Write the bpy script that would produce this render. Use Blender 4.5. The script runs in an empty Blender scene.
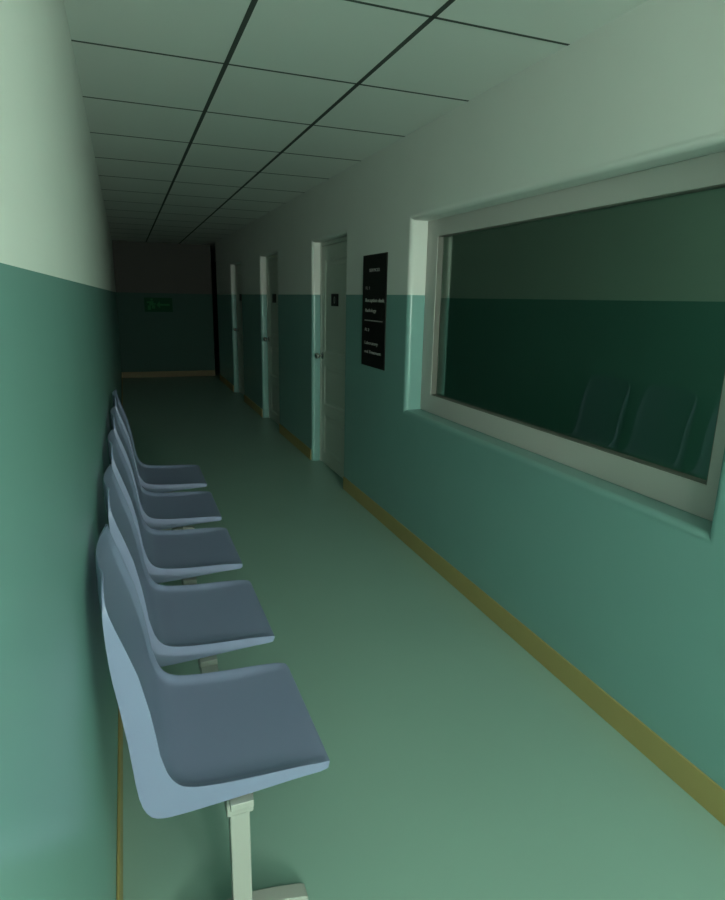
import bpy, bmesh, math
from mathutils import Vector, Matrix
C = bpy.context.scene.collection
sc = bpy.context.scene

# ------------------------------------------------------------------ measures (metres)
XL, XR = -0.12, 1.674          # corridor walls
H, WZ = 2.567, 1.63            # ceiling, height of the two-tone paint line
Y0, Y1, YE = -6.2, 12.1, 12.8 # wall behind camera, end of right wall, end wall
RD = 0.085                     # door recess
WINX = 1.787                   # face of the window frame
DOORS = [(4.765, 5.712), (7.13, 8.078), (9.49, 10.44)]
DTOP = 2.10
WIN = (1.29, 3.565, 0.90, 2.072)

# ------------------------------------------------------------------ materials
def mat(name, col, rough=0.5, metal=0.0, spec=0.5, bump=0.0, bscale=60, vary=0.0, vscale=3.0):
    m = bpy.data.materials.new(name); m.use_nodes = True
    nt = m.node_tree; b = nt.nodes['Principled BSDF']
    b.inputs['Base Color'].default_value = (*col, 1)
    b.inputs['Roughness'].default_value = rough
    b.inputs['Metallic'].default_value = metal
    b.inputs['Specular IOR Level'].default_value = spec
    tc = nt.nodes.new('ShaderNodeTexCoord')
    if vary:
        n = nt.nodes.new('ShaderNodeTexNoise'); n.inputs['Scale'].default_value = vscale
        n.inputs['Detail'].default_value = 4
        nt.links.new(tc.outputs['Object'], n.inputs['Vector'])
        mx = nt.nodes.new('ShaderNodeMix'); mx.data_type = 'RGBA'
        mx.inputs[6].default_value = (*[c*(1-vary) for c in col], 1)
        mx.inputs[7].default_value = (*[min(1, c*(1+vary)) for c in col], 1)
        nt.links.new(n.outputs['Fac'], mx.inputs[0])
        nt.links.new(mx.outputs[2], b.inputs['Base Color'])
    if bump:
        n = nt.nodes.new('ShaderNodeTexNoise'); n.inputs['Scale'].default_value = bscale
        nt.links.new(tc.outputs['Object'], n.inputs['Vector'])
        bp = nt.nodes.new('ShaderNodeBump'); bp.inputs['Strength'].default_value = bump
        bp.inputs['Distance'].default_value = 0.002
        nt.links.new(n.outputs['Fac'], bp.inputs['Height'])
        nt.links.new(bp.outputs['Normal'], b.inputs['Normal'])
    return m
M = dict(
    white = mat('white_wall_paint', (.78,.80,.76), .75, spec=.2, vary=.03),
    teal  = mat('teal_gloss_paint', (.225,.425,.395), .27, spec=.5, vary=.04),
    floor = mat('green_vinyl_floor', (.305,.475,.405), .34, spec=.4, vary=.05, vscale=2.2),
    tile  = mat('ceiling_tile', (.80,.82,.78), .85, spec=.1, bump=.15, bscale=220),
    gap   = mat('ceiling_gap', (.085,.10,.09), .9, spec=.1),
    ochre = mat('ochre_baseboard', (.44,.35,.13), .5, vary=.05, vscale=8),
    ochre_shaded = mat('shaded_ochre_baseboard', (.15,.12,.05), .6, vary=.06, vscale=8),  # shaded copy of the ochre, far-end gloom put into the colour
    door  = mat('door_paint', (.74,.77,.70), .5, spec=.3),
    frame = mat('window_frame_paint', (.56,.55,.52), .5, spec=.3),
    glass_strip  = mat('glass_edge_strip', (.17,.17,.15), .6),  # darker grey than the window frame
    chair = mat('blue_grey_plastic', (.225,.262,.40), .38, spec=.4, bump=.06, bscale=300),
    steel = mat('grey_painted_steel', (.40,.41,.38), .28, spec=.5),
    chrome= mat('dark_chrome', (.55,.56,.55), .2, metal=1),
    black = mat('black_plastic', (.008,.009,.008), .55, spec=.25),
    ink   = mat('grey_white_lettering', (.42,.40,.385), .6),
    room  = mat('dim_room_paint', (.30,.32,.30), .8),
    endup = mat('shaded_brown_grey_paint', (.095,.095,.088), .8, spec=.15, vary=.05),  # upper end walls: far-end gloom painted into the colour
    enddn = mat('shaded_green_paint', (.035,.085,.07), .7, spec=.25, vary=.06),  # lower end walls: same gloom painted into the green
    green = mat('dim_green_sign', (.012,.065,.032), .8, spec=.1),
    pale  = mat('pale_green_mark', (.03,.15,.06), .8, spec=.1),
)
g = bpy.data.materials.new('window_glass'); g.use_nodes = True
nt = g.node_tree; b = nt.nodes['Principled BSDF']
b.inputs['Base Color'].default_value = (.62,.78,.68,1); b.inputs['Roughness'].default_value = 0.01
b.inputs['IOR'].default_value = 1.7; b.inputs['Transmission Weight'].default_value = 1.0
M['glass'] = g

# ------------------------------------------------------------------ mesh helpers
def finish(name, bm, mats, parent=None, smooth=None, bevel=0, seg=2):
    bmesh.ops.recalc_face_normals(bm, faces=bm.faces)
    me = bpy.data.meshes.new(name); bm.to_mesh(me); bm.free()
    for m in (mats if isinstance(mats, (list, tuple)) else [mats]): me.materials.append(m)
    o = bpy.data.objects.new(name, me); C.objects.link(o)
    if parent: o.parent = parent
    if smooth is not None:
        for p in me.polygons: p.use_smooth = True
        me.set_sharp_from_angle(angle=math.radians(smooth))
    if bevel:
        md = o.modifiers.new('bevel', 'BEVEL'); md.width = bevel; md.segments = seg
        md.limit_method = 'ANGLE'; md.angle_limit = math.radians(35)
        for p in me.polygons: p.use_smooth = True
        w = o.modifiers.new('wn', 'WEIGHTED_NORMAL'); w.keep_sharp = True
    return o
def box(bm, x0, x1, y0, y1, z0, z1, mi=0):
    vs = [bm.verts.new((x, y, z)) for z in (z0, z1) for y in (y0, y1) for x in (x0, x1)]
    for f in ((0,1,3,2),(4,5,7,6),(0,1,5,4),(2,3,7,6),(0,2,6,4),(1,3,7,5)):
        bm.faces.new([vs[i] for i in f]).material_index = mi
def quad(bm, pts, mi=0):
    f = bm.faces.new([bm.verts.new(p) for p in pts]); f.material_index = mi; return f
def lathe(bm, prof, n=24, mtx=Matrix()):
    rings = []
    for r, z in prof:
        rings.append([bm.verts.new(mtx @ Vector((r*math.cos(2*math.pi*k/n), r*math.sin(2*math.pi*k/n), z))) for k in range(n)])
    for a, c in zip(rings, rings[1:]):
        for k in range(n): bm.faces.new((a[k], a[(k+1)%n], c[(k+1)%n], c[k]))
    bm.faces.new(rings[0]); bm.faces.new(rings[-1])
def empty(name, loc=(0,0,0)):
    o = bpy.data.objects.new(name, None); C.objects.link(o); o.location = loc
    o.empty_display_size = .1
    return o
def tag(o, label, cat, group=None):
    o['label'] = label; o['category'] = cat
    if group: o['group'] = group
    return o
def struct(o, label, cat):
    o['kind'] = 'structure'; return tag(o, label, cat)
def bx(name, x0, x1, y0, y1, z0, z1, m, parent=None, bevel=0, seg=2):
    bm = bmesh.new(); box(bm, x0, x1, y0, y1, z0, z1); return finish(name, bm, m, parent, bevel=bevel, seg=seg)

# ------------------------------------------------------------------ room shell
XP, YP = 5.0, 19.0   # far end of the side passage
bm = bmesh.new()
box(bm, XL-.15, XR+.18, Y0-.15, YE+.15, -.12, 0); box(bm, XR+.18, XP, Y1-.15, YP, -.12, 0); box(bm, XR-.15, XR+.18, YE+.15, YP, -.12, 0)
struct(finish('floor', bm, M['floor']), 'smooth green vinyl floor running the length of the corridor', 'floor')

def two_tone(bm, x0, x1, y0, y1):
    box(bm, x0, x1, y0, y1, 0, WZ, 1); box(bm, x0, x1, y0, y1, WZ, H+.05, 0)
bm = bmesh.new(); two_tone(bm, XL-.15, XL, Y0-.15, YE+.15)
struct(finish('wall_left', bm, [M['white'], M['teal']]), 'left corridor wall behind the seats, white above and teal below', 'wall')
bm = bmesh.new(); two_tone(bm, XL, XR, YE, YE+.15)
struct(finish('wall_end', bm, [M['endup'], M['enddn']]), 'wall closing the far end of the corridor, shade put into its paint', 'wall')
bm = bmesh.new(); two_tone(bm, XL, XR+.18, Y0-.15, Y0)
struct(finish('wall_back', bm, [M['white'], M['teal']]), 'two-tone wall behind the viewer', 'wall')
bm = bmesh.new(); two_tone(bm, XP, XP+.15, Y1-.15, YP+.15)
struct(finish('wall_passage_end', bm, [M['endup'], M['enddn']]), 'wall closing the side passage, shade put into its paint', 'wall')
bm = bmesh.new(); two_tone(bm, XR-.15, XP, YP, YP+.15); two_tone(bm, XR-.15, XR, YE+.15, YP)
struct(finish('wall_passage_far', bm, [M['endup'], M['enddn']]), 'far wall of the side passage, shade put into its paint', 'wall')
bm = bmesh.new(); two_tone(bm, XR+.18, XP, Y1-.15, Y1)
struct(finish('wall_passage_side', bm, [M['white'], M['teal']]), 'unlit near wall of the side passage', 'wall')

# right wall with rounded openings -------------------------------------------------
def right_wall():
    bm = bmesh.new(); r = .028; T = XR+.18
    ops = [(WIN[0], WIN[1], WIN[2], WIN[3], True)] + [(a, c, 0, DTOP, False) for a, c in DOORS]
    ys = sorted({Y0, Y1} | {a-r for a, *_ in ops} | {o[1]+r for o in ops})
    zs = sorted({0, WZ, H+.05, WIN[2]-r, WIN[3]+r, DTOP+r})
    for a, c in zip(ys, ys[1:]):
        for d, e in zip(zs, zs[1:]):
            ym, zm = (a+c)/2, (d+e)/2
            if any(o[0]-r < ym < o[1]+r and (o[2]-r if o[4] else 0) < zm < o[3]+r for o in ops): continue
            quad(bm, [(XR,a,d),(XR,c,d),(XR,c,e),(XR,a,e)], 1 if zm < WZ else 0)
    # rounded edge + reveal: follow each opening's outline
    for y0, y1, z0, z1, full in ops:
        arc = [(XR + r - r*math.cos(t), r*(1-math.sin(t))) for t in [math.pi/2*k/6 for k in range(7)]] + [(T, 0)]
        # arc: (x, outward offset)
        def outline(off):
            p = []
            if full: pts = [(y0-off, z0-off), (y1+off, z0-off), (y1+off, WZ), (y1+off, z1+off), (y0-off, z1+off), (y0-off, WZ)]
            else:    pts = [(y1+off, 0), (y1+off, WZ), (y1+off, z1+off), (y0-off, z1+off), (y0-off, WZ), (y0-off, 0)]
            return pts
        rows = [[bm.verts.new((x, y, z)) for y, z in outline(off)] for x, off in arc]
        n = len(rows[0])
        for A, B in zip(rows, rows[1:]):
            for k in range(n if full else n-1):
                q = [A[k], A[(k+1)%n], B[(k+1)%n], B[k]]
                zm = sum(v.co.z for v in q)/4
                bm.faces.new(q).material_index = 1 if zm < WZ-.001 else 0
    bmesh.ops.remove_doubles(bm, verts=bm.verts, dist=1e-5)
    # end face at the passage, back face
    quad(bm, [(XR,Y1,0),(T,Y1,0),(T,Y1,WZ),(XR,Y1,WZ)], 1); quad(bm, [(XR,Y1,WZ),(T,Y1,WZ),(T,Y1,H+.05),(XR,Y1,H+.05)], 0)
    me_o = finish('wall_right', bm, [M['white'], M['teal']])
    # normals: face the corridor / the opening
    return me_o
wr = right_wall()
wr.data.set_sharp_from_angle(angle=math.radians(25))
for p in wr.data.polygons: p.use_smooth = p.area < .3 and .001 < abs(p.normal.x) < .999
wr.data.flip_normals()
struct(wr, 'right corridor wall with three recessed doors and a wide window', 'wall')

# ceiling: tiles with open dark joints
tx = [XL, .4824, 1.0866, XR]; ty0, ts, gw = 2.198, .753, .012
bm = bmesh.new()
k0 = math.floor((Y0-ty0)/ts); k1 = math.ceil((YE-ty0)/ts)
for k in range(k0, k1):
    a, c = max(Y0, ty0+k*ts), min(YE, ty0+(k+1)*ts)
    for d, e in zip(tx, tx[1:]):
        x0 = d + (gw*.8 if d != XL else -.02); x1 = e - (gw*.8 if e != XR else -.02)
        box(bm, x0, x1, a+gw*.5, c-gw*.5, H, H+.02, 0)
box(bm, XR-.002, XP, Y1, YP, H, H+.02, 0)
box(bm, XL-.15, XR+.18, Y0-.15, YE+.15, H+.03, H+.1, 1); box(bm, XR+.18, XP+.15, Y1-.15, YP+.15, H+.03, H+.1, 1)
for k in range(k0, k1+1): box(bm, XL, XR, ty0+k*ts-gw*.55, ty0+k*ts+gw*.55, H-.0012, H+.03, 1) if Y0 < ty0+k*ts < YE else None
for x in tx[1:3]: box(bm, x-gw*.85, x+gw*.85, Y0, YE, H-.0012, H+.03, 1)
struct(finish('ceiling', bm, [M['tile'], M['gap']]), 'suspended ceiling of pale square tiles with dark joints', 'ceiling')

# baseboards
BH, BT = .113, .014
def base(name, runs, label, mk='ochre'):
    bm = bmesh.new()
    for r_ in runs: box(bm, *r_)
    struct(finish(name, bm, M[mk], bevel=.003), label, 'baseboard')
base('baseboard_left', [(XL, XL+BT*.6, Y0, YE, 0, BH)], 'ochre baseboard under the left wall')
e = [Y0] + [v for d in DOORS for v in d] + [Y1]
base('baseboard_right', [(XR-BT*.6, XR+.001, e[i]+(.028 if i else 0), e[i+1]-(.028 if i < len(e)-2 else 0), 0, BH) for i in range(0, len(e), 2)], 'ochre baseboard under the window and between the doors')
base('baseboard_end', [(XL, XR, YE-BT*.6, YE, 0, BH)], 'ochre baseboard under the end wall, shade put into its colour', 'ochre_shaded')

# ------------------------------------------------------------------ doors
def text_mesh(name, s, size, m, parent, loc, align='LEFT', rot=None, depth=.0008, bold=0):
    cu = bpy.data.curves.new(name, 'FONT'); cu.body = s; cu.size = size; cu.extrude = depth; cu.align_x = align; cu.offset = bold
    t = bpy.data.objects.new(name, cu); C.objects.link(t)
    dg = bpy.context.evaluated_depsgraph_get()
    me = bpy.data.meshes.new_from_object(t.evaluated_get(dg)); me.name = name
    C.objects.unlink(t); bpy.data.objects.remove(t)
    # lettering on the right wall: reads along -Y, up Z, faces -X
    R_ = Matrix(((0,0,-1),(-1,0,0),(0,1,0))).to_4x4()
    me.transform(R_); me.materials.clear(); me.materials.append(m)
    o = bpy.data.objects.new(name, me); C.objects.link(o); o.location = loc
    if parent: o.parent = parent
    return o
door_labels = ['pale door nearest the window, beside the black notice board', 'pale door in the middle of the row of three', 'dim pale door farthest down the corridor']
for i, (a, c) in enumerate(DOORS):
    root = empty(f'door_{i+1}', (XR+RD, (a+c)/2, 0)); struct(root, door_labels[i], 'door')
    w = (c-a)/2; G = .002
    # frame: stops and head
    bm = bmesh.new()
    box(bm, -.004, .06, w-.032, w-G, 0, DTOP-G); box(bm, -.004, .06, -w+G, -w+.032, 0, DTOP-G); box(bm, -.004, .06, -w+.032, w-.032, DTOP-.034, DTOP-G)
    finish('door_frame', bm, M['door'], root, bevel=.003)
    # leaf with three sunk panels
    lw, lh = w-.036, DTOP-.038
    bm = bmesh.new()
    zc = [.008, .12, .50, .60, .98, 1.10, 1.94, lh]; yc = [-lw, -lw+.10, lw-.10, lw]
    for j in range(len(zc)-1):
        for k in range(3):
            panel = k == 1 and j in (1, 3, 5)
            if not panel: quad(bm, [(0,yc[k],zc[j]),(0,yc[k+1],zc[j]),(0,yc[k+1],zc[j+1]),(0,yc[k],zc[j+1])])
            else:
                A = [(yc[1],zc[j]),(yc[2],zc[j]),(yc[2],zc[j+1]),(yc[1],zc[j+1])]
                def ins(d): return [(yc[1]+d,zc[j]+d),(yc[2]-d,zc[j]+d),(yc[2]-d,zc[j+1]-d),(yc[1]+d,zc[j+1]-d)]
                R3 = [[(0,)+p for p in A], [(.009,)+p for p in ins(.012)], [(.009,)+p for p in ins(.03)], [(.003,)+p for p in ins(.05)]]
                for P, Q in zip(R3, R3[1:]):
                    for q in range(4): quad(bm, [P[q], P[(q+1)%4], Q[(q+1)%4], Q[q]])
                quad(bm, R3[-1])
    B = [(-lw,.008),(lw,.008),(lw,lh),(-lw,lh)]
    for q in range(4):
        p, s = B[q], B[(q+1)%4]; quad(bm, [(0,)+p, (.04,)+p, (.04,)+s, (0,)+s])
    quad(bm, [(.04,)+p for p in B])
    bmesh.ops.remove_doubles(bm, verts=bm.verts, dist=1e-5)
    finish('door_leaf', bm, M['door'], root)
    # knob: rosette, neck and ball turned about X
    bm = bmesh.new()
    RX = Matrix.Translation((0, w-.083, 1.062)) @ Matrix(((0,0,-1,0),(0,1,0,0),(1,0,0,0),(0,0,0,1)))
    lathe(bm, [(.034,0),(.034,.006),(.028,.011),(.011,.014),(.010,.036),(.018,.040),(.027,.050),(.029,.060),(.025,.070),(.014,.076),(.004,.078)], 28, RX)
    kn = finish('door_knob', bm, M['chrome'], root, smooth=40); kn['label'] = 'dark metal door knob'
    # number plate
    pl = bx('number_plate', -.006, 0, -.095, .095, 1.532, 1.638, M['black'], root, bevel=.0015)
    pl.data.transform(Matrix.Translation((0, (.037 if i == 0 else .055), 0)))
    pl['label'] = 'black number plate'
    if i == 0:
        d = text_mesh('digit', '0', .085, M['ink'], pl, (-.0065, .037, 1.556), 'CENTER')

# ------------------------------------------------------------------ window
root = empty('window_1', (WINX, (WIN[0]+WIN[1])/2, WIN[2])); struct(root, 'wide window with a white frame looking into a dark room', 'window')
yc0 = (WIN[0]+WIN[1])/2
def rel(o):
    o.data.transform(Matrix.Translation((-WINX, -yc0, -WIN[2])) ); return o
a, c, d, e = WIN; G = .0005; ia, ic, id_, ie = a+.115, c-.14, d+.115, e-.098
bm = bmesh.new()
P = [(a+G,d+G),(c-G,d+G),(c-G,e-G),(a+G,e-G)]; Q = [(ia,id_),(ic,id_),(ic,ie),(ia,ie)]
for k in range(4):
    k2 = (k+1)%4
    for x in (WINX, WINX+.045): quad(bm, [(x,)+P[k], (x,)+P[k2], (x,)+Q[k2], (x,)+Q[k]])
    for L_ in (P, Q): quad(bm, [(WINX,)+L_[k], (WINX,)+L_[k2], (WINX+.045,)+L_[k2], (WINX+.045,)+L_[k]])
bmesh.ops.remove_doubles(bm, verts=bm.verts, dist=1e-5)
rel(finish('window_frame', bm, M['frame'], root, bevel=.003))
bm = bmesh.new(); t = .004
for y0_, y1_, z0_, z1_ in ((ia,ic,id_,id_+t),(ia,ic,ie-t,ie),(ia,ia+t,id_+t,ie-t),(ic-t,ic,id_+t,ie-t)): box(bm, WINX+.004, WINX+.0448, y0_, y1_, z0_, z1_)
o = rel(finish('glass_edge_strip', bm, M['glass_strip'], root)); o['label'] = 'darker strip around the glass'
bm = bmesh.new(); box(bm, WINX+.038, WINX+.044, ia+t, ic-t, id_+t, ie-t)
rel(finish('pane', bm, M['glass'], root))

# dark room behind the window
RX0, RX1, RY0, RY1 = XR+.18, 3.85, -.6, 7.0
bm = bmesh.new(); box(bm, RX0, RX1, RY0, RY1, -.12, 0); struct(finish('floor_office', bm, M['floor']), 'unlit floor of the room behind the window', 'floor')
bm = bmesh.new(); box(bm, RX0, RX1, RY0, RY1, H, H+.1); struct(finish('ceiling_office', bm, M['tile']), 'unlit ceiling of the room behind the window', 'ceiling')
for nm, b_, lb in (('wall_office_back', (RX1, RX1+.1, RY0, RY1), 'unlit back wall of the room behind the window'),
               ('wall_office_far', (RX0, RX1, RY1, RY1+.1), 'unlit far side wall of the room behind the window'),
               ('wall_office_near', (RX0, RX1, RY0-.1, RY0), 'unlit near side wall of the room behind the window')):
    bm = bmesh.new(); two_tone(bm, *b_); struct(finish(nm, bm, [M['white'], M['teal']]), lb, 'wall')

# ------------------------------------------------------------------ notice board
SY0, SY1, SZ0, SZ1 = 3.911, 4.352, 1.117, 1.906
nb = empty('notice_board', (XR, SY1, SZ0)); tag(nb, 'tall black information board with grey-white lettering on the right wall', 'sign')
bx('board', -.008, 0, SY0-SY1, 0, 0, SZ1-SZ0, M['black'], nb, bevel=.0015)
def ln(s, z, size, y=-.062, al='LEFT', bold=.0):
    o = text_mesh('lettering', s, size*.66, M['ink'], nb, (-.0085, y, z+.004), al, bold=bold)
    o.data.transform(Matrix.Diagonal((1, 1.62, 1, 1)))
ln('SERVICES', .668, .044, -.225, 'CENTER', .0006)
ln('FL 1', .546, .046)
ln('Reception desk', .459, .053, bold=.0006); ln('Radiology', .388, .050)
bx('rule', -.0095, -.008, -.395, -.055, .328, .335, M['ink'], nb)
ln('FL 2', .250, .046)
ln('Laboratory', .155, .053); ln('and Treatment', .092, .049)

# ------------------------------------------------------------------ exit sign, far end
ex = empty('exit_sign', (.64, YE, 1.41)); tag(ex, 'small dim green pictogram sign on the dark end wall', 'sign')
bx('sign_panel', -.20, .20, -.02, -.001, -.09, .09, M['green'], ex, bevel=.003)
bm = bmesh.new()
box(bm, .02,.16,-.023,-.02,-.012,.012); quad(bm, [(.02,-.0225,.045),(-.03,-.0225,0),(.02,-.0225,-.045)])
finish('arrow', bm, M['pale'], ex)
bm = bmesh.new()
box(bm, -.13,-.07,-.023,-.02,-.01,.045); box(bm, -.155,-.11,-.023,-.02,-.065,-.01); box(bm, -.095,-.05,-.023,-.02,-.05,-.01); box(bm, -.165,-.13,-.023,-.02,.02,.04); box(bm, -.07,-.04,-.023,-.02,.0,.02); box(bm, -.11,-.08,-.023,-.02,.052,.078)
finish('walking_figure', bm, M['pale'], ex)

ex.scale = (1.3, 1, 1.5)
# ------------------------------------------------------------------ beam seating
PROF = [((.415,.450),(.413,.438)),((.408,.457),(.407,.436)),((.385,.462),(.385,.436)),((.34,.466),(.34,.435)),((.30,.468),(.30,.433)),
 ((.24,.470),(.24,.429)),((.18,.473),(.18,.426)),((.14,.476),(.13,.423)),((.10,.481),(.08,.421)),((.080,.485),(.05,.420)),((.067,.489),(.025,.420)),((.054,.495),(.008,.421)),
 ((.045,.502),(-.008,.425)),((.036,.512),(-.020,.433)),((.028,.525),(-.030,.447)),((.021,.542),(-.037,.465)),((.015,.565),(-.043,.49)),
 ((.008,.595),(-.048,.53)),((.004,.63),(-.052,.58)),((-.001,.67),(-.057,.64)),((-.007,.71),(-.063,.69)),((-0.0145,0.75),(-0.0690,0.74)),((-0.0245,0.8),(-0.0765,0.795)),((-0.0365,0.84),(-0.0805,0.838)),((-0.0490,0.88),(-0.0832,0.88)),((-0.0590,0.91),(-0.0845,0.91)),((-0.0670,0.936),(-0.0850,0.937)),((-0.0725,0.955),(-0.0850,0.956)),((-0.0762,0.97),(-0.0838,0.97)),((-0.0782,0.982),(-0.0838,0.982)),((-0.0788,0.992),(-0.0838,0.992)),((-0.0790,1.001),(-0.0836,1.001)),((-0.0788,1.008),(-0.0834,1.008)),((-0.0785,1.012),(-0.0830,1.012)),((-0.0782,1.014),(-0.0825,1.014))]
HW = .231
def sstep(t): t = max(0, min(1, t)); return t*t*(3-2*t)
def seat_shell():
    bm = bmesh.new()
    vs_ = [-1,-.985,-.96,-.925,-.88,-.82,-.7,-.5,-.25,0,.25,.5,.7,.82,.88,.925,.96,.985,1]
    top, bot = [], []
    zt = PROF[-1][0][1]; rc, ry = .068, .085
    nrow = len(PROF)
    for i, (I, O) in enumerate(PROF):
        w = HW
        if I[1] > zt-rc: w = HW - ry + ry*math.sqrt(max(0, 1-((I[1]-(zt-rc))/rc)**2))
        if i == 0: w = HW-.014
        if i == 1: w = HW-.005
        dx, dz = O[0]-I[0], O[1]-I[1]; L_ = math.hypot(dx, dz); nx, nz = dx/L_, dz/L_
        dep = min(.016, .40*L_)*sstep((i)/4)
        t = min(.008, .45*L_)
        rt, rb = [], []
        for v in vs_:
            u = 1 - sstep((abs(v)-.84)/.16); u2 = 1-v*v*.6
            sh = -.018*(1-v*v)*sstep((I[1]-.66)/.28)   # the back curves away behind the sitter
            dd = dep*u*(.6+.4*u2)
            rt.append(bm.verts.new((I[0]+sh+nx*dd, v*w, I[1]+nz*dd)))
            hol = 1 - sstep((abs(v)-.90)/.08)         # hollow behind, full depth at the side flange
            k = min(dd+t, L_); D = L_*(1-hol) + k*hol
            rb.append(bm.verts.new((I[0]+sh+nx*D, v*w, I[1]+nz*D)))
        top.append(rt); bot.append(rb)
    m = len(vs_)
    for i in range(nrow-1):
        for k in range(m-1):
            bm.faces.new((top[i][k], top[i][k+1], top[i+1][k+1], top[i+1][k]))
            bm.faces.new((bot[i][k], bot[i+1][k], bot[i+1][k+1], bot[i][k+1]))
        for k in (0, m-1): bm.faces.new((top[i][k], top[i+1][k], bot[i+1][k], bot[i][k]))
    for i in (0, nrow-1):
        for k in range(m-1): bm.faces.new((top[i][k], top[i][k+1], bot[i][k+1], bot[i][k]))
    o = finish('seat_shell', bm, M['chair'], bevel=.0018)
    o.modifiers['bevel'].angle_limit = math.radians(50)
    o.data.set_sharp_from_angle(angle=math.radians(50))
    return o
PITCH, YS = .625, 1.24+HW
bench = empty('beam_seating', (.185, YS+2*PITCH, 0))
tag(bench, 'row of five blue-grey moulded plastic seats on a steel beam along the left wall', 'seating')
BX = Vector((.185, YS+2*PITCH, 0))
s0 = seat_shell()
# the mounting bracket under a seat (sub-part)
def bracket():
    bm = bmesh.new(); box(bm, .11, .26, -.055, .055, .4005, .409)
    box(bm, .12, .15, -.03, .03, .409, .4545); box(bm, .22, .25, -.03, .03, .409, .4500)
    box(bm, .157, .213, -.246, .20, .4003, .4195)
    return finish('seat_bracket', bm, M['steel'], bevel=.002)
b0 = bracket()
for k in range(5):
    s = s0 if k == 0 else s0.copy(); q = b0 if k == 0 else b0.copy()
    if k: C.objects.link(s); C.objects.link(q)
    s.parent = bench; s.location = Vector((0, YS+k*PITCH, 0)) - BX
    q.parent = s; q.location = (0,0,0)
LEGS = [YS-.185, YS+4*PITCH+.185]
o = bx('beam', .157, .213, YS-.20, YS+4*PITCH+.20, .362, .400, M['steel'], bench, bevel=.004); o.location = -BX
for y in LEGS:
    bm = bmesh.new(); box(bm, .1600, .2100, y-.016, y+.016, .03, .3619)
    lg = finish('leg', bm, M['steel'], bench, bevel=.004); lg.location = -BX
    bm = bmesh.new(); box(bm, .1520, .2180, y-.026, y+.022, .352, .404)
    cp = finish('leg_cap', bm, M['steel'], lg, bevel=.004)
    # arched foot, higher at the leg
    bm = bmesh.new(); prof = [(.008,0),(.008,.018),(.03,.026),(.10,.042),(.15,.050),(.22,.050),(.27,.042),(.345,.026),(.36,.018),(.36,0),(.32,0),(.20,.012),(.16,.012),(.05,0)]
    va = [bm.verts.new((x, y-.022, z)) for x, z in prof]; vb = [bm.verts.new((x, y+.022, z)) for x, z in prof]
    bm.faces.new(va); bm.faces.new(vb)
    for k in range(len(prof)): bm.faces.new((va[k], va[(k+1)%len(prof)], vb[(k+1)%len(prof)], vb[k]))
    finish('foot', bm, M['steel'], lg, bevel=.003)

# ------------------------------------------------------------------ light
def lamp(name, loc, power, col, radius):
    l = bpy.data.lights.new(name, 'POINT'); l.energy = power; l.color = col; l.shadow_soft_size = radius
    o = bpy.data.objects.new(name, l); C.objects.link(o); o.location = loc; return o
LC = (.94, 1, .89)
lamp('unseen_corridor_light', (.72, -.35, 1.6), 13, LC, .08)
lamp('unseen_corridor_light', (.80, -4.5, 1.6), 470, LC, .30)  # added fill light far behind the camera, no source seen there
lamp('office_fill_light', (2.5, .3, 1.6), 20.0, (.60, 1, .78), .08)  # added unseen light to lift the room behind the glass

w = bpy.data.worlds.new('World'); sc.world = w; w.use_nodes = True
w.node_tree.nodes['Background'].inputs[0].default_value = (.02,.03,.025,1)
w.node_tree.nodes['Background'].inputs[1].default_value = 1

# ------------------------------------------------------------------ camera
cam = bpy.data.cameras.new('camera'); cam.sensor_fit = 'AUTO'; cam.sensor_width = 36; cam.lens = 36*607.19/900
cam.clip_start = .02
co = bpy.data.objects.new('camera', cam); C.objects.link(co)
f = Vector((0.35137329, 0.90455927, -0.24147326)); r = Vector((0.93372478, -0.35745068, 0.01967347)); u = Vector((0.06851896, 0.2323823, 0.97020803))
co.matrix_world = Matrix(((r.x,u.x,-f.x,0),(r.y,u.y,-f.y,0),(r.z,u.z,-f.z,1.6),(0,0,0,1)))
sc.camera = co
sc.view_settings.view_transform = 'Standard'; sc.view_settings.look = 'None'
sc.view_settings.gamma = 1; sc.view_settings.exposure = 0
